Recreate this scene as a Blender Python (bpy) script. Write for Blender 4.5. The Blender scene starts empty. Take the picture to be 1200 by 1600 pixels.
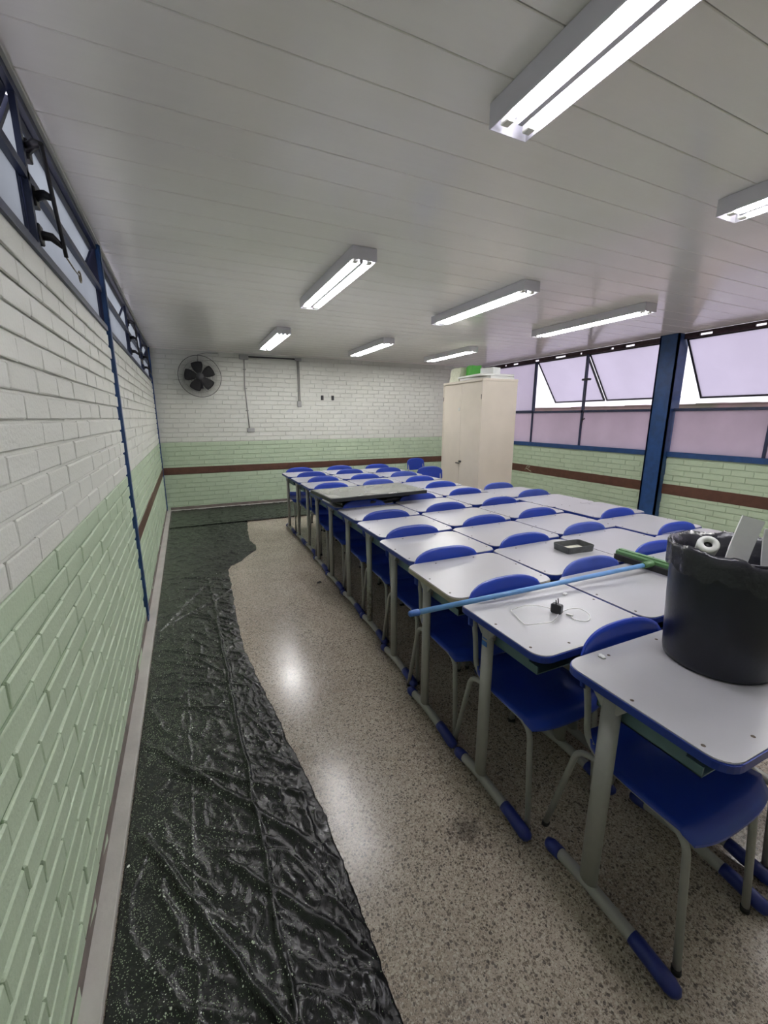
import bpy, bmesh, math, random
import numpy as np
from mathutils import Vector, Matrix, noise
random.seed(7)
SC = bpy.context.scene
COL = SC.collection
PI = math.pi

# ------------------------------------------------------------------ camera
CAM_H = 1.48
cam = bpy.data.cameras.new('camera'); camo = bpy.data.objects.new('camera', cam); COL.objects.link(camo)
cam.sensor_fit = 'HORIZONTAL'; cam.sensor_width = 36.0
cam.lens = 36.0 * 652.7 / 1200.0
cam.clip_start = 0.02; cam.clip_end = 200
camo.location = (0, 0, CAM_H)
camo.rotation_euler = (math.radians(90 - 12.69), 0, math.radians(-25.07))
SC.camera = camo
# ------------------------------------------------------------------ view, world
SC.view_settings.view_transform = 'Standard'
SC.view_settings.look = 'None'
SC.view_settings.gamma = 1.0
SC.view_settings.use_curve_mapping = False
SC.view_settings.exposure = 1.5
TUBE = 21.0
SKY = 0.65
w = bpy.data.worlds.new('overcast'); SC.world = w; w.use_nodes = True
nt = w.node_tree; bg = nt.nodes['Background']
tc = nt.nodes.new('ShaderNodeTexCoord'); sp = nt.nodes.new('ShaderNodeSeparateXYZ'); cr = nt.nodes.new('ShaderNodeValToRGB')
nt.links.new(tc.outputs['Generated'], sp.inputs[0]); nt.links.new(sp.outputs['Z'], cr.inputs[0])
cr.color_ramp.elements[0].position = 0.0; cr.color_ramp.elements[0].color = (0.80, 0.76, 0.86, 1)
cr.color_ramp.elements[1].position = 0.6; cr.color_ramp.elements[1].color = (0.90, 0.88, 1.0, 1)
nt.links.new(cr.outputs[0], bg.inputs['Color']); bg.inputs['Strength'].default_value = SKY

# ------------------------------------------------------------------ materials
def mat(name, col, rough=0.5, metal=0.0, spec=0.5, var=0.0, vscale=8.0, bump=0.0, bscale=40.0, coat=0.0, col2=None):
    m = bpy.data.materials.new(name); m.use_nodes = True
    nt = m.node_tree; b = nt.nodes['Principled BSDF']
    b.inputs['Base Color'].default_value = (*col, 1)
    b.inputs['Roughness'].default_value = rough
    b.inputs['Metallic'].default_value = metal
    b.inputs['Specular IOR Level'].default_value = spec
    b.inputs['Coat Weight'].default_value = coat
    tc = nt.nodes.new('ShaderNodeTexCoord')
    if var > 0 or col2:
        n = nt.nodes.new('ShaderNodeTexNoise'); n.inputs['Scale'].default_value = vscale; n.inputs['Detail'].default_value = 5
        nt.links.new(tc.outputs['Object'], n.inputs['Vector'])
        r = nt.nodes.new('ShaderNodeValToRGB')
        c2 = col2 if col2 else tuple(c * (1 - var) for c in col)
        r.color_ramp.elements[0].position = 0.35; r.color_ramp.elements[0].color = (*c2, 1)
        r.color_ramp.elements[1].position = 0.62; r.color_ramp.elements[1].color = (*col, 1)
        nt.links.new(n.outputs['Fac'], r.inputs[0]); nt.links.new(r.outputs[0], b.inputs['Base Color'])
    if bump > 0:
        n = nt.nodes.new('ShaderNodeTexNoise'); n.inputs['Scale'].default_value = bscale; n.inputs['Detail'].default_value = 3
        nt.links.new(tc.outputs['Object'], n.inputs['Vector'])
        bp = nt.nodes.new('ShaderNodeBump'); bp.inputs['Strength'].default_value = bump; bp.inputs['Distance'].default_value = 0.01
        nt.links.new(n.outputs['Fac'], bp.inputs['Height']); nt.links.new(bp.outputs[0], b.inputs['Normal'])
    return m

M = {}
M['white_paint'] = mat('white wall paint', (0.66, 0.67, 0.62), 0.45, var=0.06, vscale=3, bump=0.25, bscale=90)
M['green_paint'] = mat('green wall paint', (0.47, 0.575, 0.42), 0.42, var=0.08, vscale=3, bump=0.25, bscale=90)
M['brown_paint'] = mat('brown paint', (0.105, 0.045, 0.028), 0.45, var=0.25, vscale=12, bump=0.2)
M['grey_curb'] = mat('grey curb', (0.50, 0.48, 0.45), 0.6, var=0.15, vscale=6, bump=0.2)
M['brown_strip'] = mat('bare brown strip', (0.20, 0.165, 0.15), 0.7, var=0.3, vscale=9)
M['blue_steel'] = mat('blue painted steel', (0.018, 0.065, 0.20), 0.38, var=0.25, vscale=14)
M['navy_steel'] = mat('dark blue window steel', (0.025, 0.035, 0.085), 0.4, var=0.25, vscale=14)
M['web_dark'] = mat('very dark blue steel', (0.010, 0.013, 0.045), 0.5)
M['dark_rail'] = mat('rusty dark rail', (0.07, 0.035, 0.05), 0.55, var=0.4, vscale=20)
M['black_iron'] = mat('black iron', (0.012, 0.011, 0.016), 0.45)
M['brass'] = mat('wire', (0.18, 0.16, 0.11), 0.4, metal=0.5)
M['desk_white'] = mat('white laminate', (0.385, 0.385, 0.402), 0.28, var=0.035, vscale=5, bump=0.02, bscale=150)
M['desk_blue'] = mat('blue edge band', (0.015, 0.04, 0.27), 0.35)
M['desk_beige'] = mat('bare board edge', (0.36, 0.33, 0.25), 0.6, var=0.2)
M['desk_grey'] = mat('grey painted tube', (0.33, 0.325, 0.31), 0.4, var=0.08, vscale=20)
M['desk_worn'] = mat('chipped grey tube', (0.30, 0.31, 0.285), 0.5, vscale=45, col2=(0.07, 0.045, 0.03))
_m = M['desk_worn']; _nt = _m.node_tree
_r = [n for n in _nt.nodes if n.type == 'VALTORGB'][0]; _n = [n for n in _nt.nodes if n.type == 'TEX_NOISE'][0]; _t = [n for n in _nt.nodes if n.type == 'TEX_COORD'][0]
_s = _nt.nodes.new('ShaderNodeSeparateXYZ'); _nt.links.new(_t.outputs['Object'], _s.inputs[0])
_q = _nt.nodes.new('ShaderNodeMapRange'); _q.inputs['From Min'].default_value = 0.22; _q.inputs['From Max'].default_value = 0.42; _q.inputs['To Min'].default_value = -0.02; _q.inputs['To Max'].default_value = 0.4
_nt.links.new(_s.outputs['Z'], _q.inputs[0]); _a = _nt.nodes.new('ShaderNodeMath'); _a.operation = 'ADD'
_nt.links.new(_n.outputs['Fac'], _a.inputs[0]); _nt.links.new(_q.outputs[0], _a.inputs[1]); _nt.links.new(_a.outputs[0], _r.inputs[0])
M['rivet'] = mat('dull rivet', (0.09, 0.07, 0.05), 0.5, metal=0.4)
M['shelf_teal'] = mat('teal book shelf', (0.10, 0.17, 0.19), 0.45)
M['chair_blue'] = mat('blue chair plastic', (0.016, 0.05, 0.37), 0.30, var=0.08, vscale=4, bump=0.04, bscale=300)
M['chair_blue_dusty'] = mat('faded blue chair plastic', (0.045, 0.085, 0.40), 0.42, var=0.15, vscale=9)
M['cap_blue'] = mat('blue foot cap', (0.012, 0.025, 0.20), 0.4, var=0.2, vscale=20)
M['cabinet'] = mat('cream steel', (0.60, 0.545, 0.46), 0.42, var=0.06, vscale=4)
M['dark_metal'] = mat('dark metal', (0.06, 0.06, 0.065), 0.4, metal=0.6)
M['fixture'] = mat('white enamel', (0.66, 0.65, 0.70), 0.32)
M['reflector'] = mat('reflector', (0.62, 0.62, 0.68), 0.3)
M['socket'] = mat('socket', (0.7, 0.7, 0.64), 0.4)
M['plain_white'] = mat('white plastic', (0.72, 0.73, 0.70), 0.4, var=0.05)
M['card_white'] = mat('white card', (0.86, 0.88, 0.87), 0.6, var=0.1)
M['conduit'] = mat('grey conduit', (0.26, 0.26, 0.25), 0.45)
M['box_grey'] = mat('grey box', (0.33, 0.33, 0.33), 0.45)
M['black_plastic'] = mat('black plastic', (0.012, 0.013, 0.017), 0.35)
M['bin'] = mat('black bin plastic', (0.014, 0.015, 0.030), 0.34, var=0.3, vscale=7, bump=0.05, bscale=60)
M['fan_grey'] = mat('dusty fan', (0.05, 0.05, 0.055), 0.55)
M['fan_blade'] = mat('dark fan blade', (0.035, 0.035, 0.04), 0.5)
M['tv_screen'] = mat('dark screen with painted reflection', (0.22, 0.23, 0.21), 0.18, var=0.35, vscale=5)  # greyish reflection on the screen is put into its base colour
M['tv_bezel'] = mat('black bezel', (0.02, 0.022, 0.022), 0.35)
M['pole_blue'] = mat('light blue pole', (0.15, 0.34, 0.66), 0.3, var=0.12, vscale=25)
M['pole_end'] = mat('blue cap', (0.05, 0.14, 0.42), 0.4)
M['green_plastic'] = mat('green plastic', (0.11, 0.24, 0.10), 0.4, var=0.15)
M['rubber'] = mat('rubber', (0.012, 0.012, 0.014), 0.6)
M['folder_green'] = mat('bright green card', (0.10, 0.50, 0.07), 0.5)
M['paper'] = mat('cream paper', (0.64, 0.66, 0.52), 0.6, var=0.15, vscale=30)
M['tray_inner'] = mat('dusty inner', (0.60, 0.60, 0.50), 0.7, var=0.5, vscale=30)
M['tray_outer'] = mat('grey tray', (0.10, 0.105, 0.105), 0.5, var=0.3, vscale=30)
M['label_blue'] = mat('blue label', (0.03, 0.14, 0.45), 0.4)
M['ceil_base'] = mat('ceiling backing', (0.25, 0.24, 0.22), 0.6)
M['rear'] = mat('rear wall paint', (0.62, 0.62, 0.56), 0.6)
M['outdoor_wall'] = mat('weathered outdoor wall', (0.20, 0.13, 0.13), 0.8, vscale=0.9, col2=(0.09, 0.10, 0.06))
M['outdoor_ground'] = mat('outdoor ground', (0.42, 0.33, 0.33), 0.9, var=0.2)

def ceil_mat():
    m = mat('pvc ceiling', (0.60, 0.575, 0.545), 0.15, spec=0.5)
    nt = m.node_tree; b = nt.nodes['Principled BSDF']; tc = [n for n in nt.nodes if n.type == 'TEX_COORD'][0]
    mp = nt.nodes.new('ShaderNodeMapping'); mp.inputs['Scale'].default_value = (1.6, 9, 1)
    g = nt.nodes.new('ShaderNodeNewGeometry')
    nt.links.new(g.outputs['Position'], mp.inputs['Vector'])
    n = nt.nodes.new('ShaderNodeTexNoise'); n.inputs['Scale'].default_value = 2.2; n.inputs['Detail'].default_value = 2
    nt.links.new(mp.outputs[0], n.inputs['Vector'])
    bp = nt.nodes.new('ShaderNodeBump'); bp.inputs['Strength'].default_value = 0.25; bp.inputs['Distance'].default_value = 0.006
    nt.links.new(n.outputs['Fac'], bp.inputs['Height']); nt.links.new(bp.outputs[0], b.inputs['Normal'])
    n2 = nt.nodes.new('ShaderNodeTexNoise'); n2.inputs['Scale'].default_value = 1.2; n2.inputs['Detail'].default_value = 4
    nt.links.new(g.outputs['Position'], n2.inputs['Vector'])
    r = nt.nodes.new('ShaderNodeValToRGB')
    r.color_ramp.elements[0].position = 0.3; r.color_ramp.elements[0].color = (0.82, 0.80, 0.755, 1)
    r.color_ramp.elements[1].position = 0.7; r.color_ramp.elements[1].color = (0.88, 0.865, 0.83, 1)
    nt.links.new(n2.outputs['Fac'], r.inputs[0]); nt.links.new(r.outputs[0], b.inputs['Base Color'])
    return m
M['pvc'] = ceil_mat()

def floor_mat():
    m = mat('terrazzo', (0.25, 0.2, 0.17), 0.3)
    nt = m.node_tree; b = nt.nodes['Principled BSDF']; L = nt.links.new
    g = nt.nodes.new('ShaderNodeNewGeometry')
    # background cement with mottling
    n = nt.nodes.new('ShaderNodeTexNoise'); n.inputs['Scale'].default_value = 2.5; n.inputs['Detail'].default_value = 6
    L(g.outputs['Position'], n.inputs['Vector'])
    r = nt.nodes.new('ShaderNodeValToRGB')
    r.color_ramp.elements[0].position = 0.35; r.color_ramp.elements[0].color = (0.33, 0.275, 0.22, 1)
    r.color_ramp.elements[1].position = 0.65; r.color_ramp.elements[1].color = (0.44, 0.38, 0.31, 1)
    L(n.outputs['Fac'], r.inputs[0])
    # distort coords so chips are irregular
    n3 = nt.nodes.new('ShaderNodeTexNoise'); n3.inputs['Scale'].default_value = 120
    L(g.outputs['Position'], n3.inputs['Vector'])
    mx = nt.nodes.new('ShaderNodeVectorMath'); mx.operation = 'MULTIPLY_ADD'
    mx.inputs[1].default_value = (0.006, 0.006, 0.0); L(n3.outputs['Color'], mx.inputs[0]); L(g.outputs['Position'], mx.inputs[2])
    prev = r.outputs[0]
    for scale, thr, stops in ((330, 0.95, [(0.0, (0.10, 0.08, 0.065)), (0.3, (0.22, 0.18, 0.14)), (0.55, (0.40, 0.34, 0.28)), (0.85, (0.58, 0.53, 0.45))]),
                              (170, 0.85, [(0.0, (0.07, 0.058, 0.048)), (0.25, (0.17, 0.14, 0.11)), (0.5, (0.45, 0.39, 0.32)), (0.8, (0.56, 0.51, 0.43))]),
                              (100, 0.50, [(0.0, (0.05, 0.043, 0.042)), (0.35, (0.14, 0.112, 0.09)), (0.62, (0.50, 0.45, 0.37))])):
        v = nt.nodes.new('ShaderNodeTexVoronoi'); v.inputs['Scale'].default_value = scale
        L(mx.outputs[0], v.inputs['Vector'])
        s = nt.nodes.new('ShaderNodeSeparateColor'); L(v.outputs['Color'], s.inputs[0])
        cr = nt.nodes.new('ShaderNodeValToRGB'); cr.color_ramp.interpolation = 'CONSTANT'
        while len(cr.color_ramp.elements) < len(stops): cr.color_ramp.elements.new(0.5)
        for e, (p_, c_) in zip(cr.color_ramp.elements, stops): e.position = p_; e.color = (*c_, 1)
        L(s.outputs[0], cr.inputs[0])
        lt = nt.nodes.new('ShaderNodeMath'); lt.operation = 'LESS_THAN'; lt.inputs[1].default_value = 0.46; L(v.outputs['Distance'], lt.inputs[0])
        lt2 = nt.nodes.new('ShaderNodeMath'); lt2.operation = 'LESS_THAN'; lt2.inputs[1].default_value = thr; L(s.outputs[1], lt2.inputs[0])
        mm = nt.nodes.new('ShaderNodeMath'); mm.operation = 'MULTIPLY'; L(lt.outputs[0], mm.inputs[0]); L(lt2.outputs[0], mm.inputs[1])
        mm2 = nt.nodes.new('ShaderNodeMath'); mm2.operation = 'MULTIPLY'; L(mm.outputs[0], mm2.inputs[0]); mm2.inputs[1].default_value = 0.7
        mix = nt.nodes.new('ShaderNodeMixRGB'); L(mm2.outputs[0], mix.inputs[0]); L(prev, mix.inputs[1]); L(cr.outputs[0], mix.inputs[2])
        prev = mix.outputs[0]
    # old dark stain near the desks
    d = nt.nodes.new('ShaderNodeVectorMath'); d.operation = 'DISTANCE'; d.inputs[1].default_value = (0.80, 1.0, 0); L(g.outputs['Position'], d.inputs[0])
    n4 = nt.nodes.new('ShaderNodeTexNoise'); n4.inputs['Scale'].default_value = 35; L(g.outputs['Position'], n4.inputs['Vector'])
    ad = nt.nodes.new('ShaderNodeMath'); ad.operation = 'MULTIPLY_ADD'; L(n4.outputs['Fac'], ad.inputs[0]); ad.inputs[1].default_value = 0.10; L(d.outputs['Value'], ad.inputs[2])
    sr = nt.nodes.new('ShaderNodeMapRange'); sr.inputs['From Min'].default_value = 0.075; sr.inputs['From Max'].default_value = 0.125; sr.inputs['To Min'].default_value = 0.45; sr.inputs['To Max'].default_value = 1.0
    L(ad.outputs[0], sr.inputs[0])
    mul = nt.nodes.new('ShaderNodeVectorMath'); mul.operation = 'SCALE'; L(prev, mul.inputs[0]); L(sr.outputs[0], mul.inputs['Scale'])
    L(mul.outputs[0], b.inputs['Base Color'])
    # polish varies
    rr = nt.nodes.new('ShaderNodeMapRange'); rr.inputs['To Min'].default_value = 0.12; rr.inputs['To Max'].default_value = 0.30
    n5 = nt.nodes.new('ShaderNodeTexNoise'); n5.inputs['Scale'].default_value = 6; n5.inputs['Detail'].default_value = 6; L(g.outputs['Position'], n5.inputs['Vector'])
    L(n5.outputs['Fac'], rr.inputs[0]); L(rr.outputs[0], b.inputs['Roughness'])
    bp = nt.nodes.new('ShaderNodeBump'); bp.inputs['Strength'].default_value = 0.12; bp.inputs['Distance'].default_value = 0.002
    L(n3.outputs['Fac'], bp.inputs['Height']); L(bp.outputs[0], b.inputs['Normal'])
    return m
M['floor'] = floor_mat()

def sheet_mat():
    m = mat('black plastic film', (0.012, 0.012, 0.014), 0.25)
    nt = m.node_tree; b = nt.nodes['Principled BSDF']; L = nt.links.new
    g = nt.nodes.new('ShaderNodeNewGeometry'); s = nt.nodes.new('ShaderNodeSeparateXYZ'); L(g.outputs['Position'], s.inputs[0])
    # paint drops: denser towards the wall
    dens = nt.nodes.new('ShaderNodeMapRange'); dens.inputs['From Min'].default_value = -0.33; dens.inputs['From Max'].default_value = 0.25
    dens.inputs['To Min'].default_value = 0.42; dens.inputs['To Max'].default_value = 0.05; L(s.outputs['X'], dens.inputs[0])
    col = nt.nodes.new('ShaderNodeRGB'); col.outputs[0].default_value = (0.006, 0.006, 0.008, 1)
    haze = nt.nodes.new('ShaderNodeTexNoise'); haze.inputs['Scale'].default_value = 3.5; haze.inputs['Detail'].default_value = 8; L(g.outputs['Position'], haze.inputs['Vector'])
    hz = nt.nodes.new('ShaderNodeMath'); hz.operation = 'MULTIPLY'; L(haze.outputs['Fac'], hz.inputs[0]); L(dens.outputs[0], hz.inputs[1])
    yr = nt.nodes.new('ShaderNodeMapRange'); yr.inputs['From Min'].default_value = 0.8; yr.inputs['From Max'].default_value = 3.2; yr.inputs['To Min'].default_value = 0.45; yr.inputs['To Max'].default_value = 1.0
    L(s.outputs['Y'], yr.inputs[0]); hz2 = nt.nodes.new('ShaderNodeMath'); hz2.operation = 'MULTIPLY'; L(hz.outputs[0], hz2.inputs[0]); L(yr.outputs[0], hz2.inputs[1]); hz = hz2
    hmix = nt.nodes.new('ShaderNodeMixRGB'); hmix.inputs[2].default_value = (0.14, 0.165, 0.13, 1); L(hz.outputs[0], hmix.inputs[0]); L(col.outputs[0], hmix.inputs[1])
    prev = hmix.outputs[0]; masks = []
    for scale, rad, k, c in ((230, 0.40, 0.9, (0.27, 0.35, 0.22)), (80, 0.27, 0.7, (0.50, 0.56, 0.45)), (28, 0.15, 0.8, (0.72, 0.74, 0.68))):
        v = nt.nodes.new('ShaderNodeTexVoronoi'); v.inputs['Scale'].default_value = scale; L(g.outputs['Position'], v.inputs['Vector'])
        sc = nt.nodes.new('ShaderNodeSeparateColor'); L(v.outputs['Color'], sc.inputs[0])
        r1 = nt.nodes.new('ShaderNodeMath'); r1.operation = 'MULTIPLY'; r1.inputs[1].default_value = rad; L(sc.outputs[2], r1.inputs[0])
        a = nt.nodes.new('ShaderNodeMath'); a.operation = 'LESS_THAN'; L(v.outputs['Distance'], a.inputs[0]); L(r1.outputs[0], a.inputs[1])
        kk = nt.nodes.new('ShaderNodeMath'); kk.operation = 'MULTIPLY'; kk.inputs[1].default_value = k * 2.4; L(dens.outputs[0], kk.inputs[0])
        b2 = nt.nodes.new('ShaderNodeMath'); b2.operation = 'LESS_THAN'; L(sc.outputs[0], b2.inputs[0]); L(kk.outputs[0], b2.inputs[1])
        mu = nt.nodes.new('ShaderNodeMath'); mu.operation = 'MULTIPLY'; L(a.outputs[0], mu.inputs[0]); L(b2.outputs[0], mu.inputs[1])
        mix = nt.nodes.new('ShaderNodeMixRGB'); mix.inputs[2].default_value = (*c, 1); L(mu.outputs[0], mix.inputs[0]); L(prev, mix.inputs[1]); prev = mix.outputs[0]
    L(prev, b.inputs['Base Color'])
    b.inputs['Roughness'].default_value = 0.22
    n = nt.nodes.new('ShaderNodeTexNoise'); n.inputs['Scale'].default_value = 22; n.inputs['Detail'].default_value = 6; n.inputs['Distortion'].default_value = 1.2
    L(g.outputs['Position'], n.inputs['Vector'])
    bp = nt.nodes.new('ShaderNodeBump'); bp.inputs['Strength'].default_value = 0.75; bp.inputs['Distance'].default_value = 0.008
    L(n.outputs['Fac'], bp.inputs['Height']); L(bp.outputs[0], b.inputs['Normal'])
    return m
M['sheet'] = sheet_mat()

def frosted(name, c, dirt):
    m = bpy.data.materials.new(name); m.use_nodes = True; nt = m.node_tree; L = nt.links.new
    nt.nodes.remove(nt.nodes['Principled BSDF']); out = nt.nodes['Material Output']
    t = nt.nodes.new('ShaderNodeBsdfTranslucent'); gl = nt.nodes.new('ShaderNodeBsdfGlossy'); gl.inputs['Roughness'].default_value = 0.25
    df = nt.nodes.new('ShaderNodeBsdfDiffuse'); df.inputs['Color'].default_value = (0.5, 0.48, 0.52, 1)
    tc = nt.nodes.new('ShaderNodeTexCoord'); n = nt.nodes.new('ShaderNodeTexNoise'); n.inputs['Scale'].default_value = 2.0; n.inputs['Detail'].default_value = 5
    L(tc.outputs['Object'], n.inputs['Vector'])
    r = nt.nodes.new('ShaderNodeValToRGB'); r.color_ramp.elements[0].position = 0.3; r.color_ramp.elements[1].position = 0.7
    r.color_ramp.elements[0].color = (*[x * dirt for x in c], 1); r.color_ramp.elements[1].color = (*c, 1)
    L(n.outputs['Fac'], r.inputs[0]); L(r.outputs[0], t.inputs['Color'])
    m1 = nt.nodes.new('ShaderNodeMixShader'); m1.inputs[0].default_value = 0.15; L(t.outputs[0], m1.inputs[1]); L(df.outputs[0], m1.inputs[2])
    m2 = nt.nodes.new('ShaderNodeMixShader'); m2.inputs[0].default_value = 0.05; L(m1.outputs[0], m2.inputs[1]); L(gl.outputs[0], m2.inputs[2])
    L(m2.outputs[0], out.inputs['Surface'])
    return m
M['glass_up'] = frosted('frosted glass', (0.86, 0.83, 0.90), 0.93)
M['glass_low'] = frosted('wall-tinted frosted glass', (0.78, 0.71, 0.76), 0.85)  # pinkish light from the wall outside is put into this glass colour
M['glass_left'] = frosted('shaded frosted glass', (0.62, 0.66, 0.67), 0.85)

def emit(name, c, s):
    m = bpy.data.materials.new(name); m.use_nodes = True; nt = m.node_tree
    nt.nodes.remove(nt.nodes['Principled BSDF']); e = nt.nodes.new('ShaderNodeEmission')
    e.inputs['Color'].default_value = (*c, 1); e.inputs['Strength'].default_value = s
    nt.links.new(e.outputs[0], nt.nodes['Material Output'].inputs['Surface']); return m
M['tube_dimmed'] = emit('dimmed fluorescent tube', (0.98, 0.97, 1.0), TUBE*0.8)  # same kind of tube, turned down so the near left wall stays darker
M['tube_boosted'] = emit('boosted fluorescent tube', (1.0, 0.985, 0.955), TUBE*1.25)  # same kind of tube, turned up to brighten back wall and near desks
M['tube'] = emit('fluorescent tube', (1.0, 0.985, 0.965), TUBE)

# ------------------------------------------------------------------ helpers
def link(name, me, m=None, parent=None, loc=None, rot=None):
    o = bpy.data.objects.new(name, me); COL.objects.link(o)
    if m is not None:
        for mm in (m if isinstance(m, (list, tuple)) else [m]): me.materials.append(M[mm] if isinstance(mm, str) else mm)
    if parent: o.parent = parent
    if loc: o.location = loc
    if rot: o.rotation_euler = rot
    return o
def tag(o, label=None, cat=None, group=None, kind=None):
    if label: o['label'] = label
    if cat: o['category'] = cat
    if group: o['group'] = group
    if kind: o['kind'] = kind
    return o
def empty(name, loc=(0, 0, 0), rz=0):
    o = bpy.data.objects.new(name, None); COL.objects.link(o); o.location = loc; o.rotation_euler = (0, 0, rz); o.empty_display_size = 0.1
    return o
class MB:
    def __init__(s): s.bm = bmesh.new()
    def box(s, x0, y0, z0, x1, y1, z1, bev=0.0, mi=0, mx=None):
        v = [s.bm.verts.new(p) for p in ((x0,y0,z0),(x1,y0,z0),(x1,y1,z0),(x0,y1,z0),(x0,y0,z1),(x1,y0,z1),(x1,y1,z1),(x0,y1,z1))]
        fs = [s.bm.faces.new([v[i] for i in q]) for q in ((3,2,1,0),(4,5,6,7),(0,1,5,4),(1,2,6,5),(2,3,7,6),(3,0,4,7))]
        for f in fs: f.material_index = mi
        if mx: bmesh.ops.transform(s.bm, matrix=mx, verts=v)
        if bev:
            es = list({e for f in fs for e in f.edges})
            bmesh.ops.bevel(s.bm, geom=es, offset=bev, segments=1, affect='EDGES')
        return s
    def tube(s, pts, r, n=10, ry=None, caps=True, smooth=True):
        pts = [Vector(p) for p in pts]; rings = []
        up = Vector((0, 0, 1)); prev = None
        for i, p in enumerate(pts):
            t = (pts[min(i+1, len(pts)-1)] - pts[max(i-1, 0)]).normalized()
            if prev is None:
                a = t.cross(up) if abs(t.z) < 0.95 else t.cross(Vector((0, 1, 0)))
            else:
                a = prev - t * prev.dot(t)
            a.normalize(); prev = a.copy(); b = t.cross(a)
            rr = r[i] if isinstance(r, (list, tuple)) else r
            r2 = ry if ry else rr
            rings.append([s.bm.verts.new(p + a * rr * math.cos(2*PI*k/n) + b * r2 * math.sin(2*PI*k/n)) for k in range(n)])
        for i in range(len(rings)-1):
            for k in range(n):
                f = s.bm.faces.new((rings[i][k], rings[i][(k+1) % n], rings[i+1][(k+1) % n], rings[i+1][k])); f.smooth = smooth
        if caps:
            s.bm.faces.new(rings[0][::-1]); s.bm.faces.new(rings[-1])
        return s
    def lathe(s, prof, n=32, c=(0, 0), smooth=True, close=False):
        rings = [[s.bm.verts.new((c[0] + r*math.cos(2*PI*k/n), c[1] + r*math.sin(2*PI*k/n), z)) for k in range(n)] for r, z in prof]
        for i in range(len(rings)-1):
            for k in range(n):
                f = s.bm.faces.new((rings[i][k], rings[i][(k+1) % n], rings[i+1][(k+1) % n], rings[i+1][k])); f.smooth = smooth
        if close: s.bm.faces.new(rings[0][::-1]); s.bm.faces.new(rings[-1])
        return s
    def prism(s, poly, z0, z1, bev=0.0):
        lo = [s.bm.verts.new((x, y, z0)) for x, y in poly]; hi = [s.bm.verts.new((x, y, z1)) for x, y in poly]
        n = len(poly); s.bm.faces.new(lo[::-1]); top = s.bm.faces.new(hi)
        for k in range(n): s.bm.faces.new((lo[k], lo[(k+1) % n], hi[(k+1) % n], hi[k]))
        if bev: bmesh.ops.bevel(s.bm, geom=list(top.edges), offset=bev, segments=2, affect='EDGES')
        return s
    def mesh(s, name):
        bmesh.ops.recalc_face_normals(s.bm, faces=s.bm.faces)
        me = bpy.data.meshes.new(name); s.bm.to_mesh(me); s.bm.free(); return me
    def obj(s, name, m, parent=None, loc=None, rot=None):
        return link(name, s.mesh(name), m, parent, loc, rot)
def rrect(w, d, r, n=6):
    out = []
    for cx, cy, a0 in ((w/2-r, d/2-r, 0), (-w/2+r, d/2-r, PI/2), (-w/2+r, -d/2+r, PI), (w/2-r, -d/2+r, 1.5*PI)):
        for k in range(n+1):
            a = a0 + PI/2*k/n; out.append((cx + r*math.cos(a), cy + r*math.sin(a)))
    return out
def bend(pts, rad=0.04, n=5):
    pts = [Vector(p) for p in pts]; out = [pts[0]]
    for i in range(1, len(pts)-1):
        a, b, c = pts[i-1], pts[i], pts[i+1]
        r = min(rad, (a-b).length*0.45, (c-b).length*0.45)
        p0 = b + (a-b).normalized()*r; p1 = b + (c-b).normalized()*r
        for k in range(n+1):
            t = k/n; out.append((1-t)**2*p0 + 2*t*(1-t)*b + t*t*p1)
    out.append(pts[-1]); return out
def copy_tree(o, parent=None):
    c = o.copy(); COL.objects.link(c); c.parent = parent
    for ch in list(KIDS.get(o.name, [])): copy_tree(ch, c)
    return c
KIDS = {}
def index_kids():
    KIDS.clear()
    for o in bpy.data.objects:
        if o.parent: KIDS.setdefault(o.parent.name, []).append(o)

# ------------------------------------------------------------------ room shell
XL, XR, YB, YF, ZC = -0.38, 5.77, 7.45, -1.6, 2.51
SILL_L, SILL_R, GREEN = 2.03, 1.0, 1.08
CRS = 0.0735; BL = 0.222

fl = MB().box(XL-0.2, YF-0.2, -0.1, XR+0.2, YB+0.2, 0).obj('floor', 'floor'); tag(fl, kind='structure')
ce = MB().box(XL-0.02, YF-0.1, ZC+0.012, XR+0.02, YB+0.1, ZC+0.10).obj('ceiling', 'ceil_base'); tag(ce, kind='structure')
pm = MB(); pm.box(XL, 0.0015, ZC, XR, 0.1985, ZC+0.0115, bev=0.0022); pmesh = pm.mesh('panel'); pmesh.materials.append(M['pvc'])
for k in range(-17, 30):
    y = 1.65 + 0.2*k
    if y > YB: break
    o = bpy.data.objects.new('panel', pmesh); COL.objects.link(o); o.parent = ce
    o.location = (0, y, random.uniform(0, 0.0008))
    if y + 0.2 > YB: o.scale = (1, (YB-y)/0.2, 1)

def shell_wall(name, boxes):
    mb = MB()
    for b in boxes: mb.box(*b[:6], mi=b[6])
    o = mb.obj(name, ['white_paint', 'green_paint', 'rear']); tag(o, kind='structure'); return o
D = 0.008   # how far bricks stand proud of the joints
wl = shell_wall('wall_left', [(XL-0.16, YF, 0, XL-D, YB, GREEN, 1), (XL-0.16, YF, GREEN, XL-D, YB, SILL_L-0.02, 0)])
wb = shell_wall('wall_back', [(XL-0.16, YB+D, 0, XR+0.16, YB+0.15, GREEN, 1), (XL-0.16, YB+D, GREEN, XR+0.16, YB+0.15, ZC+0.012, 0)])
wr = shell_wall('wall_right', [(XR+D, YF, 0, XR+0.14, YB, SILL_R-0.02, 1)])
wf = shell_wall('wall_front', [(XL-0.16, YF-0.12, 0, XR+0.16, YF, GREEN, 1), (XL-0.16, YF-0.12, GREEN, XR+0.16, YF, ZC+0.012, 2)])

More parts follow.
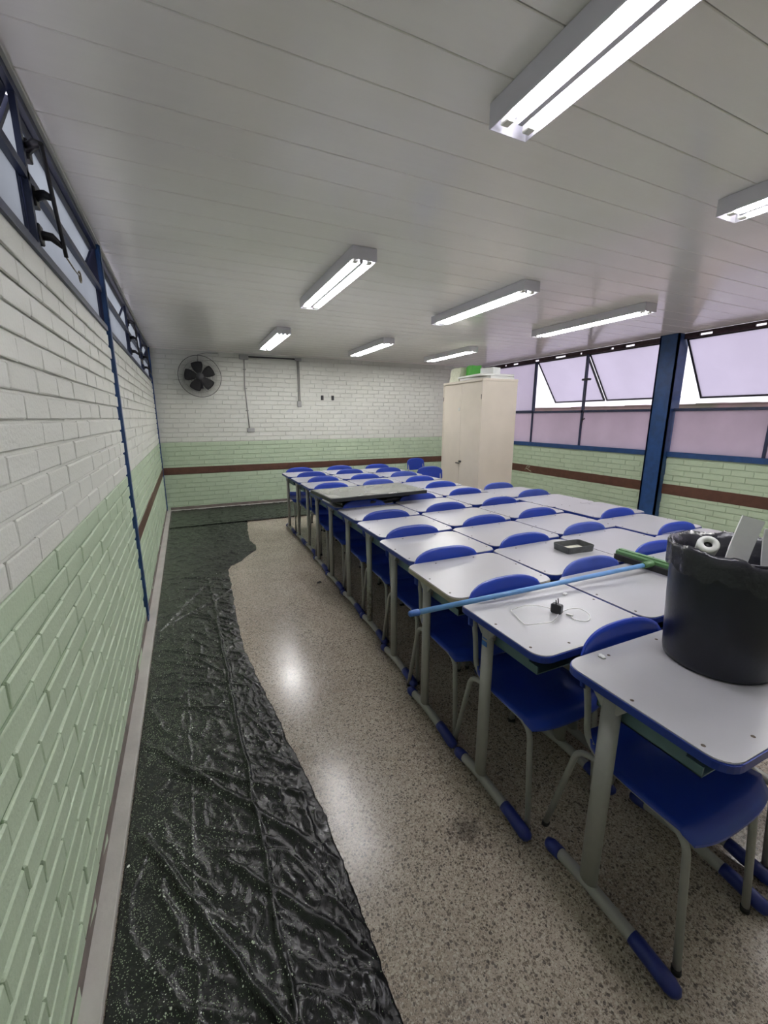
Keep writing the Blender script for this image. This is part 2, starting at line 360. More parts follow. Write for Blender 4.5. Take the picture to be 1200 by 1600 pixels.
def brick_mesh(i, m):
    rnd = random.Random(i*13+5); mb = MB()
    L_, H_ = BL-0.0035, CRS-0.010
    mb.box(-L_/2, 0, -H_/2, L_/2, -(D+0.001+rnd.uniform(0, 0.004)), H_/2, bev=0.0035)
    for v in mb.bm.verts:
        v.co.x += rnd.uniform(-1, 1)*0.0009; v.co.z += rnd.uniform(-1, 1)*0.0014
        if v.co.y < -0.004: v.co.y += rnd.uniform(-1, 1)*0.0012
    bmesh.ops.recalc_face_normals(mb.bm, faces=mb.bm.faces)
    me = mb.mesh('brick'); me.materials.append(M[m]); return me
BR = {c: [brick_mesh(i, c) for i in range(9)] for c in ('white_paint', 'green_paint')}
# a brick mesh lies with its back at y=0, face towards -y
def lay(wall, place, rot, u0, u1, zmax, skips, vis, stuffname='bricks'):
    lst = []
    nc = int(zmax/CRS)
    for c in range(nc):
        z = (c+0.5)*CRS + 0.002
        off = (c % 2)*BL/2 + ((c*37) % 7)*0.008
        u = u0 - off
        while u < u1:
            a, b = max(u, u0), min(u+BL, u1); u += BL
            if b-a < 0.05: continue
            uc = (a+b)/2
            if not vis(uc, z): continue
            if any(s0 < uc < s1 and z0 < z < z1 for s0, s1, z0, z1 in skips): continue
            p = Vector(place(uc, z)); d = (p - Vector((0, 0, CAM_H)))
            nrm = Vector((math.sin(rot), -math.cos(rot), 0))
            cosv = abs(d.normalized().dot(nrm)) + 0.02
            lst.append((cosv/d.length**2*(b-a), p, (b-a)/BL, 'green_paint' if z < GREEN else 'white_paint'))
    lst.sort(key=lambda t: -t[0])
    for _, p, sx, c in lst[:295]:
        o = bpy.data.objects.new('brick', random.choice(BR[c])); COL.objects.link(o); o.parent = wall
        o.location = p; o.rotation_euler = (0, 0, rot); o.scale = (sx, 1, 1)
    rest = lst[295:]
    if rest:
        vs, fs, mi = [], [], []
        for _, p, sx, c in rest:
            me = random.choice(BR[c]); base = len(vs)
            mt = Matrix.Translation(p) @ Matrix.Rotation(rot, 4, 'Z') @ Matrix.Diagonal((sx, 1, 1, 1))
            vs += [tuple(mt @ v.co) for v in me.vertices]
            for f in me.polygons: fs.append([base+i for i in f.vertices]); mi.append(1 if c == 'green_paint' else 0)
        me = bpy.data.meshes.new(stuffname); me.from_pydata(vs, [], fs); me.polygons.foreach_set('material_index', mi)
        o = link(stuffname, me, ['white_paint', 'green_paint'], wall); tag(o, kind='stuff')
BZ0, BZ1 = 0.605, 0.70
lay(wl, lambda u, z: (XL-D, u, z), -PI/2+PI, -0.3, YB, SILL_L-0.03, [(3.26, 3.37, 0, 3), (3.33, YB, BZ0, BZ1)], lambda u, z: u > 0.35+0*z)
lay(wb, lambda u, z: (u, YB+D, z), 0, XL, XR, ZC, [(-9, 9, BZ0, BZ1)], lambda u, z: True)
lay(wr, lambda u, z: (XR+D, u, z), -PI/2, 0.6, YB, SILL_R-0.03, [(3.46, 3.72, 0, 3), (-9, 9, 0.50, 0.62)], lambda u, z: True)

def structure(o): tag(o, kind='structure'); return o
# painted brown chair rails
structure(MB().box(XL-D, 3.36, BZ0-0.004, XL+0.0085, YB, BZ1, bev=0.003).obj('trim_1', 'brown_paint'))
structure(MB().box(XL, YB-0.0085, BZ0-0.01, XR, YB+D, BZ1+0.005, bev=0.003).obj('trim_2', 'brown_paint'))
rail_r = structure(MB().box(XR-0.0085, 0.0, 0.485, XR+D, YB, 0.62, bev=0.003).obj('trim_3', 'brown_paint'))
# chalky scribble on the right-hand rail
MB().tube([(XR-0.0095, 6.02, 0.525), (XR-0.0095, 5.97, 0.60), (XR-0.0095, 5.90, 0.60), (XR-0.0095, 5.92, 0.57), (XR-0.0095, 5.99, 0.555), (XR-0.0095, 5.86, 0.51)], 0.005, n=4).obj('chalk_mark', 'paper', rail_r)
# curb and bare strip at the foot of the walls
bl_ = structure(MB().box(XL-D, YF, 0, -0.325, YB-0.005, 0.028, bev=0.003).obj('baseboard_left', 'grey_curb'))
MB().box(XL-D, YF, 0.028, XL+0.004, YB-0.005, 0.075).obj('skirting_strip', 'brown_strip', bl_)
bb_ = structure(MB().box(-0.325, YB-0.03, 0, XR, YB+D, 0.02, bev=0.003).obj('baseboard_back', 'grey_curb'))
MB().box(-0.325, YB-0.006, 0.02, XR, YB+D, 0.065).obj('skirting_strip', 'brown_strip', bb_)
structure(MB().box(XR-0.03, YF, 0, XR+D, YB-0.03, 0.02, bev=0.003).obj('baseboard_right', 'grey_curb'))
# thin cream bead where the ceiling meets the left wall, dark one at the back
structure(MB().box(XL-0.02, YF, ZC-0.012, XL+0.012, YB, ZC).obj('trim_4', 'plain_white'))
structure(MB().box(XL, YB-0.012, ZC-0.016, XR, YB+0.004, ZC).obj('trim_5', 'pvc'))

# steel columns
def column_left(n, y0, y1):
    mb = MB()
    mb.box(XL-0.06, y0, 0.03, XL+0.012, y1, SILL_L)              # shaft bedded in the wall
    mb.box(XL+0.012, y0+0.008, 0.075, XL+0.016, y0+0.03, ZC-0.012)      # raised lip
    mb.box(XL-0.03, y0, SILL_L, XL+0.012, y1, ZC-0.012)
    o = structure(mb.obj('trim_%d' % n, 'blue_steel'))
    MB().box(XL-0.16, y0-0.002, SILL_L, XL-0.01, y1+0.002, ZC-0.013).obj('web_plate', 'web_dark', o)
column_left(6, 3.27, 3.36); column_left(7, YB-0.085, YB-0.002)
def column_right(n, y0, y1):
    mb = MB()
    mb.box(XR-0.10, y0, 0.0, XR-0.075, y1, ZC-0.001); mb.box(XR-0.10, y0, 0.0, XR+0.10, y0+0.02, ZC-0.001); mb.box(XR-0.10, y1-0.02, 0.0, XR+0.10, y1, ZC-0.001)
    mb.box(XR+0.0, y0+0.02, 0.0, XR+0.03, y1-0.02, ZC-0.001)
    structure(mb.obj('trim_%d' % n, 'blue_steel'))
column_right(8, 3.46, 3.70); column_right(9, 0.2, 0.44)

# ------------------------------------------------------------------ clerestory windows, left wall
def left_window(n, y0, y1, mulls):
    mb = MB(); x0, x1 = XL-0.020, XL-0.002
    mb.box(XL-0.15, y0, SILL_L-0.022, XL+0.004, y1, SILL_L+0.008)      # bottom frame on the brick
    mb.box(XL-0.025, y0, 2.468, XL-0.001, y1, ZC-0.012)
    w = mb.obj('window_%d' % n, 'navy_steel'); structure(w)
    MB().box(x0, y0, 2.232, x1, y1, 2.262).obj('transom', 'navy_steel', w)
    ys = [y0] + mulls + [y1]
    for m in mulls: MB().box(x0, m-0.012, SILL_L, x1, m+0.012, 2.465).obj('mullion', 'navy_steel', w)
    for a, b in zip(ys[:-1], ys[1:]):
        # lower pane, fixed
        f = MB(); xx = XL-0.030
        f.box(xx-0.008, a+0.012, SILL_L+0.008, xx+0.008, b-0.012, SILL_L+0.03); f.box(xx-0.008, a+0.012, 2.24, xx+0.008, b-0.012, 2.262)
        f.box(xx-0.008, a+0.012, SILL_L+0.03, xx+0.008, a+0.032, 2.24); f.box(xx-0.008, b-0.032, SILL_L+0.03, xx+0.008, b-0.012, 2.24)
        s = f.obj('sash', 'navy_steel', w)
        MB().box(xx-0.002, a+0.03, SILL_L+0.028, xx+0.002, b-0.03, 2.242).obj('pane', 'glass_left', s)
        # upper sash hinged at its top, pushed outwards
        f = MB(); H_ = 0.19
        f.box(-0.008, a+0.014, -0.022, 0.008, b-0.014, 0); f.box(-0.008, a+0.014, -H_, 0.008, b-0.014, -H_+0.02)
        f.box(-0.008, a+0.014, -H_+0.02, 0.008, a+0.034, -0.022); f.box(-0.008, b-0.034, -H_+0.02, 0.008, b-0.014, -0.022)
        s = f.obj('sash', 'navy_steel', w, loc=(XL-0.028, 0, 2.466), rot=(0, math.radians(24), 0))
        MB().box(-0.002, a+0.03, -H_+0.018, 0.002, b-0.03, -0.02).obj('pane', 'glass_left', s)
    return w
left_window(1, -1.5, 3.26, [-0.6, 0.4, 1.9]); left_window(2, 3.37, YB-0.09, [4.7, 6.1])
# levers that work the sashes
def lever(y, label):
    t = empty('window_lever', (XL, y, 2.0)); tag(t, label, 'window lever', 'iron levers of the high windows')
    ax = 0.055
    MB().tube([(ax, -0.09, 0.315), (ax, -0.02, 0.16), (ax+0.004, 0.02, 0.03)], 0.0065, n=8).obj('rod', 'black_iron', t)
    for (ya, za, yb_, zb) in ((0.015, 0.335, -0.09, 0.315), (0.015, 0.20, -0.03, 0.19), (0.0, 0.085, 0.015, 0.06)):
        MB().tube([(-0.012, ya, za), (0.028, (ya+yb_)/2, (za+zb)/2+0.012), (ax, yb_, zb)], [0.017, 0.014, 0.008], n=8).obj('arm', 'black_iron', t)
        MB().box(-0.015, ya-0.022, za-0.03, 0.004, ya+0.022, za+0.03, bev=0.003).obj('bracket', 'black_iron', t)
    c = [(ax+0.004, 0.02, 0.03), (ax+0.006, 0.12, 0.022), (ax+0.008, 0.19, 0.02)]
    ring = [(ax+0.008, 0.21-0.02*math.cos(a), 0.02-0.02*math.sin(a)) for a in [2*PI*k/12 for k in range(12)]]
    MB().tube(c + ring[0:], 0.0028, n=6).obj('pull_ring', 'brass', t)
lever(1.93, 'black iron window lever with a ring pull, above the white wall nearest the camera')
lever(4.72, 'black iron window lever beyond the first blue post of the left wall')
lever(6.12, 'black iron window lever farthest along the left wall, near the back corner')

# ------------------------------------------------------------------ windows, right wall
def right_window(n, y0, y1, mulls, states):
    w_ = MB()
    w_.box(XR-0.02, y0, 0.98, XR+0.10, y1, 1.045)                      # blue sill rail
    w = w_.obj('window_%d' % n, 'blue_steel'); structure(w)
    tr = MB(); tr.box(XR, y0, 1.565, XR+0.045, y1, 1.60).obj('transom', 'navy_steel', w)
    ys = [y0] + mulls + [y1]
    for m in mulls: MB().box(XR, m-0.014, 1.045, XR+0.045, m+0.014, 2.455).obj('mullion', 'navy_steel', w)
    # head rail of rusty plates with daylight slots between them
    y = y0; k = 0; hr = MB()
    hr.box(XR, y0, 2.487, XR+0.045, y1, ZC-0.001); hr.box(XR, y0, 2.443, XR+0.045, y1, 2.458)
    while y < y1 - 0.01:
        seg = [0.42, 0.18, 0.5, 0.28, 0.36][k % 5]; e = min(y+seg, y1)
        hr.box(XR+0.005, y, 2.458, XR+0.03, e, 2.487); y = e + [0.14, 0.05, 0.04, 0.22, 0.10][k % 5]; k += 1
    hr.obj('head_rail', 'dark_rail', w)
    for (a, b), st in zip(zip(ys[:-1], ys[1:]), states):
        MB().box(XR+0.02, a+0.012, 1.045, XR+0.025, b-0.012, 1.567).obj('pane', 'glass_low', w)
        H_ = 0.86; f = MB(); t_ = 0.022
        f.box(-0.012, a+0.016, -t_, 0.012, b-0.016, 0); f.box(-0.012, a+0.016, -H_, 0.012, b-0.016, -H_+t_)
        f.box(-0.012, a+0.016, -H_+t_, 0.012, a+0.016+t_, -t_); f.box(-0.012, b-0.016-t_, -H_+t_, 0.012, b-0.016, -t_)
        s = f.obj('sash', 'black_iron' if st else 'navy_steel', w, loc=(XR+0.03, 0, 2.452), rot=(0, -math.radians(st), 0))
        MB().box(-0.003, a+0.03, -H_+0.012, 0.003, b-0.03, -0.012).obj('pane', 'glass_up', s)
    return w
right_window(3, 3.70, YB-0.01, [4.88, 5.95], [36, 36, 0])
right_window(4, 0.44, 3.46, [1.42, 2.43], [34, 34, 34])
right_window(5, YF, 0.20, [-0.7], [0, 0])
t = empty('window_pull_cord', (XR-0.05, 4.80, 1.45)); tag(t, 'thin black pull cord hanging from the window mullion beside the blue column', 'pull cord')
MB().tube([(0, 0, 0.62), (0, 0.012, 0.3), (0, 0.0, 0.0), (0, 0.02, -0.08)], 0.006, n=6).obj('cord', 'black_iron', t)
MB().tube([(0, -0.03, 0.02), (0, 0.03, -0.005)], 0.011, n=8).obj('handle', 'black_iron', t)
MB().box(-0.012, -0.04, 0.60, 0.05, 0.09, 0.63, bev=0.004).obj('bracket', 'black_iron', t)

# outside
g_ = MB().box(XR+0.3, -30, -0.4, 60, 40, -0.3).obj('trim_10', 'outdoor_ground'); structure(g_)  # outdoor ground beyond the right-hand windows, out of view
ow = MB(); ow.box(16, -12, -0.3, 16.25, 40, 1.93); 
for k in range(60): ow.box(15.96, -12+k*0.87, 1.93, 16.3, -12+k*0.87+0.869, 1.95+0.01*(k*7 % 3))
ow = ow.obj('boundary_wall', 'outdoor_wall'); tag(ow, 'weathered wall outdoors, seen through the gap under the open windows', 'wall')

# ------------------------------------------------------------------ light fixtures
def fixture(x0, x1, y0, y1, label):
    t = empty('ceiling_light', ((x0+x1)/2, (y0+y1)/2, ZC)); tag(t, label, 'ceiling light', 'fluorescent ceiling lights')
    W, L_, H_ = (x1-x0)/2, (y1-y0)/2, 0.076; th = 0.003
    mb = MB()
    mb.box(-W, -L_, -0.006, W, L_, -0.0015)
    for s in (-1, 1):
        mb.box(min(s*W, s*(W-th)), -L_, -H_, max(s*W, s*(W-th)), L_, -0.006)
        mb.box(-W+th, min(s*L_, s*(L_-th)), -H_, W-th, max(s*L_, s*(L_-th)), -0.006)
    mb.obj('housing', 'fixture', t)
    r = MB()
    v = [(-W+0.004, -0.06), (-W+0.02, -0.03), (-0.016, -0.03), (-0.010, -0.0755), (0.010, -0.0755), (0.016, -0.03), (W-0.02, -0.03), (W-0.004, -0.06)]
    for a, b in zip(v[:-1], v[1:]):
        q = [r.bm.verts.new(p) for p in ((a[0], -L_+0.06, a[1]), (b[0], -L_+0.06, b[1]), (b[0], L_-0.06, b[1]), (a[0], L_-0.06, a[1]))]
        r.bm.faces.new(q)
    r.obj('reflector', 'reflector', t)
    for s in (-1, 1):
        MB().tube([(s*W*0.58, -L_+0.075, -0.064), (s*W*0.58, L_-0.075, -0.064)], 0.0125, n=10).obj('tube', 'tube_dimmed' if (y0 < 1 and x0 < 2) else ('tube_boosted' if y0 > 5 or y0 < 1 else 'tube'), t)
        for e in (-1, 1):
            MB().box(s*W*0.58-0.016, min(e*(L_-0.072), e*(L_-0.035)), -0.079, s*W*0.58+0.016, max(e*(L_-0.072), e*(L_-0.035)), -0.045, bev=0.003).obj('socket', 'socket', t)
fx = [((1.03, 1.19, 0.03, 1.36), 'large white ceiling light at the top right corner, nearest the camera'),
      ((1.03, 1.19, 2.65, 3.97), 'white twin-tube ceiling light above the aisle, middle of the left row'),
      ((1.07, 1.23, 5.20, 6.55), 'small far ceiling light nearest the fan, left row'),
      ((2.44, 2.60, 0.06, 1.40), 'ceiling light cut off by the right edge of the photo'),
      ((2.44, 2.60, 2.70, 4.05), 'white ceiling light in the middle row, above the desk block'),
      ((2.46, 2.62, 5.27, 6.60), 'far ceiling light in the middle row, near the back wall'),
      ((3.90, 4.06, 2.72, 4.13), 'ceiling light nearest the open windows, with a loose tube end'),
      ((3.88, 4.04, 5.35, 6.65), 'ceiling light just above the cream cabinet')]
fx.append(((3.90, 4.06, 0.06, 1.40), 'ceiling light beyond the right edge of the photo, nearest the window wall'))
for a, l in fx: fixture(*a, l)

# ------------------------------------------------------------------ desks
DW, DD, TOP = 0.545, 0.445, 0.76
def make_desk(edge='desk_blue', column='desk_grey'):
    t = empty('school_desk'); mb = MB().prism(rrect(DW-0.006, DD-0.006, 0.05), TOP-0.004, TOP, bev=0.0015)
    top = mb.obj('tabletop', 'desk_white', t)
    MB().prism(rrect(DW, DD, 0.052), TOP-0.025, TOP-0.0035, bev=0.002).obj('edge_band', edge, top)
    for x, y in ((-0.25, -0.155), (-0.25, 0.015), (0.25, -0.155), (0.25, 0.015), (-0.115, 0.187), (0.115, 0.187), (-0.115, -0.187), (0.115, -0.187)):
        MB().lathe([(0.0001, TOP+0.0012), (0.004, TOP+0.0012), (0.0062, TOP-0.001)], n=8, c=(x, y)).obj('rivet', 'rivet', top)
    for s in (-1, 1):
        X = s*0.222
        MB().tube([(X, 0.09, 0.045), (X, 0.09, 0.70)], 0.030, n=14, ry=0.016).obj('leg', column if s < 0 else 'desk_grey', t) if False else None
        lg = MB(); lg.tube([(0, 0, 0.045), (0, 0, 0.712)], 0.016, n=16)
        for v in lg.bm.verts: v.co.y *= 1.85
        lg.obj('leg', column if s < 0 else 'desk_grey', t, loc=(X, 0.085, 0))
        r = MB(); r.box(X-0.014, -0.17, TOP-0.052, X+0.014, 0.195, TOP-0.026, bev=0.004)
        for k in (-1, 1):      # gusset flaring out of the leg
            q = [(X-0.012, 0.085+k*0.026, 0.675), (X-0.012, 0.085+k*0.055, TOP-0.052), (X-0.012, 0.085, TOP-0.052), (X-0.012, 0.085, 0.675)]
            va = [r.bm.verts.new(p) for p in q]; vb = [r.bm.verts.new((p[0]+0.024, p[1], p[2])) for p in q]
            r.bm.faces.new(va); r.bm.faces.new(vb[::-1])
            for i in range(4): r.bm.faces.new((va[i], va[(i+1) % 4], vb[(i+1) % 4], vb[i]))
        r.obj('side_rail', 'desk_grey', t)
        f = MB().tube([(X, -0.165, 0.028), (X, -0.10, 0.037), (X, 0.085, 0.045), (X, 0.20, 0.036), (X, 0.225, 0.03)], 0.019, n=12).obj('foot', 'desk_grey', t)
        MB().tube([(X, -0.197, 0.0185), (X, -0.19, 0.022), (X, -0.172, 0.025), (X, -0.09, 0.0365), (X, -0.065, 0.0385)], [0.008, 0.019, 0.0235, 0.0225, 0.0215], n=12).obj('foot_cap', 'cap_blue', f)
        MB().tube([(X, 0.19, 0.037), (X, 0.225, 0.031), (X, 0.242, 0.025), (X, 0.25, 0.02)], [0.0215, 0.0235, 0.02, 0.009], n=12).obj('foot_cap', 'cap_blue', f)
    MB().tube([(-0.222, 0.085, 0.66), (0.222, 0.085, 0.66)], 0.014, n=8).obj('crossbar', 'desk_grey', t)
    s = MB(); x, zt, zb = 0.195, TOP-0.028, 0.635
    s.box(-x, -0.14, zb, x, 0.15, zb+0.004); s.box(-x, 0.146, zb, x, 0.15, zt); 
    for k in (-1, 1):
        s.box(min(k*x, k*(x-0.004)), -0.10, zb, max(k*x, k*(x-0.004)), 0.15, zt)
        s.box(min(k*x, k*(x-0.004)), -0.14, zb, max(k*x, k*(x-0.004)), -0.10, zb+0.03)
    s.obj('book_shelf', 'shelf_teal', t)
    return t

def make_chair(m='chair_blue'):
    """Faces -Y; the top of its back stands over y = 0."""
    t = empty('school_chair')
    # backrest shell
    n, k_ = 20, 10; th = 0.007; hw = 0.195
    def zt(x): return 0.758 + 0.062*(max(0, 1-(abs(x)/hw)**3.0))**0.62
    def zl(x): return 0.625 - 0.03*(max(0, 1-(abs(x)/hw)**4.0))**0.7 + 0.03
    mb = MB(); fr, bk = [], []
    for i in range(n+1):
        x = -hw + 2*hw*i/n; a, b = [], []
        for j in range(k_+1):
            s = j/k_; z = zl(x) + (zt(x)-zl(x))*s
            y = 0.008 - 0.018*(x/hw)**2 + (z-0.80)*0.10
            a.append(mb.bm.verts.new((x, y-th/2, z))); b.append(mb.bm.verts.new((x, y+th/2, z)))
        fr.append(a); bk.append(b)
    for i in range(n):
        for j in range(k_):
            for g, fl_ in ((fr, False), (bk, True)):
                q = [g[i][j], g[i+1][j], g[i+1][j+1], g[i][j+1]]
                f = mb.bm.faces.new(q[::-1] if fl_ else q); f.smooth = True
        for j in (0, k_): mb.bm.faces.new((fr[i][j], fr[i+1][j], bk[i+1][j], bk[i][j]))
    for i in (0, n):
        for j in range(k_): mb.bm.faces.new((fr[i][j], fr[i][j+1], bk[i][j+1], bk[i][j]))
    mb.obj('backrest', m, t)
    # seat shell
    mb = MB(); n, k_ = 14, 14; top, bot = [], []
    for i in range(n+1):
        u = -1 + 2*i/n; a, b = [], []
        for j in range(k_+1):
            v = j/k_
            wd = 0.2*(1 - 0.10*v)
            r = 1.0
            if v < 0.12: r = 0.90 + 0.10*math.sin(v/0.12*PI/2)
            if v > 0.88: r = 0.88 + 0.12*math.cos((v-0.88)/0.12*PI/2)
            x = u*wd*r
            y = -0.405 + 0.36*v + (0.02*(abs(u)**3) if v < 0.1 else 0)
            z = 0.452 - 0.012*math.sin(v*PI) + 0.008*u*u - (0.035*((0.16-v)/0.16)**2 if v < 0.16 else 0) + (0.04*((v-0.85)/0.15)**2 if v > 0.85 else 0)
            a.append(mb.bm.verts.new((x, y, z))); b.append(mb.bm.verts.new((x, y, z-0.008)))
        top.append(a); bot.append(b)
    for i in range(n):
        for j in range(k_):
            f = mb.bm.faces.new((top[i][j], top[i+1][j], top[i+1][j+1], top[i][j+1])); f.smooth = True
            f = mb.bm.faces.new((bot[i][j+1], bot[i+1][j+1], bot[i+1][j], bot[i][j])); f.smooth = True
        for j in (0, k_): mb.bm.faces.new((top[i][j], top[i+1][j], bot[i+1][j], bot[i][j]))
    for i in (0, n):
        for j in range(k_): mb.bm.faces.new((top[i][j], top[i][j+1], bot[i][j+1], bot[i][j]))
    mb.obj('seat', m, t)
    for s in (-1, 1):
        X = s*0.165
        MB().tube(bend([(X, 0.0, 0.745), (X, -0.035, 0.60), (X, -0.045, 0.475), (X, -0.10, 0.432), (X, -0.36, 0.420), (s*0.172, -0.395, 0.012)], 0.06), 0.0105, n=10).obj('side_frame', 'desk_grey', t)
        MB().tube(bend([(X, -0.11, 0.425), (X, -0.02, 0.405), (s*0.168, 0.075, 0.012)], 0.07), 0.0105, n=10).obj('leg', 'desk_grey', t)
        MB().tube([(s*0.172, -0.3955, 0.0), (s*0.172, -0.394, 0.018)], 0.0125, n=10).obj('foot_cap', 'rubber', t)
        MB().tube([(s*0.168, 0.0765, 0.0), (s*0.168, 0.071, 0.018)], 0.0125, n=10).obj('foot_cap', 'rubber', t)
    MB().tube([(-0.165, -0.30, 0.418), (0.165, -0.30, 0.418)], 0.0095, n=8).obj('crossbar', 'desk_grey', t)
    MB().tube([(-0.165, -0.09, 0.430), (0.165, -0.09, 0.430)], 0.0095, n=8).obj('crossbar', 'desk_grey', t)
    return t

desk_proto = make_desk(); desk_beige = make_desk('desk_beige'); desk_worn = make_desk('desk_blue', 'desk_worn')
desk_label = make_desk()
lb = MB().box(-0.222-0.0172, 0.07, 0.635, -0.222-0.0158, 0.10, 0.655, bev=0.0004).obj('label', 'label_blue', desk_label); lb['label'] = 'small blue sticker with tiny pale print'
lb2 = MB().box(-0.222-0.0172, 0.072, 0.664, -0.222-0.0158, 0.098, 0.668).obj('label', 'label_blue', desk_label); lb2['label'] = 'thin line of blue print'
chair_a = make_chair(); chair_b = make_chair('chair_blue_dusty')
index_kids()
used = set()
def place(proto, x, y, rz, label, group, z=0):
    if proto.name not in used: used.add(proto.name); o = proto
    else: o = copy_tree(proto)
    o.location = (x, y, z); o.rotation_euler = (0, 0, math.radians(rz)); tag(o, label, 'desk' if 'desk' in proto.name else 'chair', group)
    return o
ORD = ['first', 'second', 'third', 'fourth', 'fifth', 'sixth', 'seventh', 'eighth', 'ninth', 'tenth', 'eleventh']
CN = ['aisle-side column', 'second column from the aisle', 'third column from the aisle', 'window-side column']
c1far = [.81, 1.29, 1.755, 2.222, 2.70, 3.15, 3.65, 4.15, 4.67, 5.117, 5.66]
c1left = [.97, .92, .93, .985, 1.03, 1.045, 1.06, 1.08, 1.12, 1.12, 1.12]
c2far = [.85, 1.31, 1.785, 2.264, 2.755, 3.235, 3.71, 4.165, 4.66, 5.20, 5.65]
c3far = [None, 1.353, 1.81, 2.27, 2.76, 3.28, 3.71, 4.16, 4.66, 5.10, 5.55]
c1ch = [1.25, 1.173, 1.157, 1.215, 1.24, 1.29, 1.30, 1.31, 1.405, 1.394, 1.358]
c2ch = [1.80, 1.677, 1.748, 1.85, 1.83, 1.78, 1.84, 1.85, 1.925, 1.93, 1.95]
c3ch = [None, 2.26, 2.226, 2.30, 2.38, 2.376, 2.347, 2.38, 2.438, 2.425, 2.52]
c3left = [None, 2.03, 2.03, 2.09, 2.13, 2.15, 2.17, 2.18, 2.215, 2.22, 2.22]
c4 = [(1.57, 2.56, 2.83), (2.025, 2.61, 2.88), (2.49, 2.70, None), (2.93, 2.68, 2.885), (3.415, 2.67, 2.87)]
dusty = {(1, 7), (2, 8), (0, 99), (2, 2), (3, 4), (1, 1), (3, 3)}
rj = random.Random(3)
for L_ in (c1far, c2far, c3far):
    for i in range(1, 11):
        if L_[i-1]: L_[i] = max(L_[i], L_[i-1]+0.466)
for ci, (far, left, ch) in enumerate(((c1far, c1left, c1ch), (c2far, [l+0.553 for l in c1left], c2ch), (c3far, c3left, c3ch))):
    for i in range(11):
        if far[i] is None: continue
        rot = rj.uniform(-0.7, 0.7); x = left[i] + DW/2; y = far[i] - 0.012 - DD/2
        lab = 'white-topped desk, %s from the camera in the %s' % (ORD[i], CN[ci]); pr = desk_proto
        if (ci, i) == (0, 0): lab = 'white-topped school desk that carries the black bin, nearest the camera'
        if (ci, i) == (0, 1): lab = 'white-topped school desk under the black charger and white cable'; pr = desk_label
        if (ci, i) == (0, 2): lab = 'white-topped desk with a beige unbanded edge, in the aisle-side column'; pr = desk_beige; rot = -1.2
        if (ci, i) == (0, 4): lab = 'school desk whose grey aisle-side leg is chipped and rusty'; pr = desk_worn
        if (ci, i) == (0, 6): lab = 'school desk in the aisle-side column shaded by the flat television'
        if (ci, i) == (1, 2): lab = 'white-topped school desk that holds the small grey tray'
        place(pr, x, y, rot, lab, 'white-topped school desks in the block')
        cy = far[i] + 0.0065; rz = rj.uniform(-0.8, 0.8)
        cx = max(x-0.02, min(x+0.02, ch[i]))
        clab = 'blue plastic chair behind the %s desk of the %s' % (ORD[i], CN[ci])
        if (ci, i) == (0, 0): clab = 'blue plastic chair nearest the camera, pushed under the desk with the bin'
        if (ci, i) == (0, 1): clab = 'blue plastic chair just under the blue broom pole, pushed under the charger desk'
        dz = -0.004
        place(chair_b if (ci, i) in dusty else chair_a, cx, cy, rz, clab, 'blue chairs pushed under the desks')
for i, (far, left, ch) in enumerate(c4):
    place(desk_proto, left+DW/2, far-0.012-DD/2, rj.uniform(-1, 1), 'white-topped desk, %s from the camera in the window-side column' % ORD[i], 'white-topped school desks in the block')
    if ch: place(chair_b if (3, i) in dusty else chair_a, max(left+DW/2-0.02, min(left+DW/2+0.02, ch)), far+0.0065, rj.uniform(-0.8, 0.8), 'blue plastic chair behind the %s desk of the window-side column' % ORD[i], 'blue chairs pushed under the desks')
place(chair_a, 3.47, 6.18, 14, 'blue plastic chair standing free in front of the back wall, left of the cabinet', 'loose blue chairs by the cabinet')
place(chair_a, 3.05, 5.02, -4, 'lower blue plastic chair half hidden by the left side of the cream cabinet', 'loose blue chairs by the cabinet')

# ------------------------------------------------------------------ cabinet
cb = empty('metal_cabinet', (3.52, 4.53, 0), math.radians(-2)); tag(cb, 'tall cream steel two-door cabinet standing behind the desks', 'cabinet')
CW, CD, CH = 0.97, 0.56, 1.98
b = MB(); b.box(0.02, 0, 0.06, CD, CW, CH-0.03); b.box(0.04, 0.02, 0, CD-0.02, CW-0.02, 0.06); b.box(-0.004, -0.006, CH-0.032, CD+0.004, CW+0.006, CH, bev=0.003)
b.box(0.0, 0.0, 0.06, 0.02, 0.022, CH-0.032); b.box(0.0, CW-0.022, 0.06, 0.02, CW, CH-0.032)
b.obj('body', 'cabinet', cb)
for k in range(2):
    y0 = 0.023 + k*(CW/2-0.0225); y1 = y0 + CW/2 - 0.0245
    d = MB().box(0.002, y0, 0.075, 0.019, y1, CH-0.045, bev=0.003).obj('door', 'cabinet', cb)
    for z in (0.35, 1.72):
        yy = 0.016 if k == 0 else CW-0.016
        MB().tube([(0.0, yy, z), (0.0, yy, z+0.06)], 0.005, n=8).obj('hinge', 'dark_metal', d)
    if k == 0:
        h = MB(); h.box(-0.02, y1-0.055, 0.86, 0.004, y1-0.01, 0.885, bev=0.004); h.box(-0.032, y1-0.045, 0.84, -0.02, y1+0.05, 0.856, bev=0.004); h.obj('handle', 'dark_metal', d)
    else:
        MB().lathe([(0.0001, 0), (0.022, 0), (0.022, 0.001), (0.0001, 0.001)], n=12).obj('sticker', 'plain_white', d, loc=(0.001, 0.66-0.13, 1.6), rot=(0, -PI/2, 0))
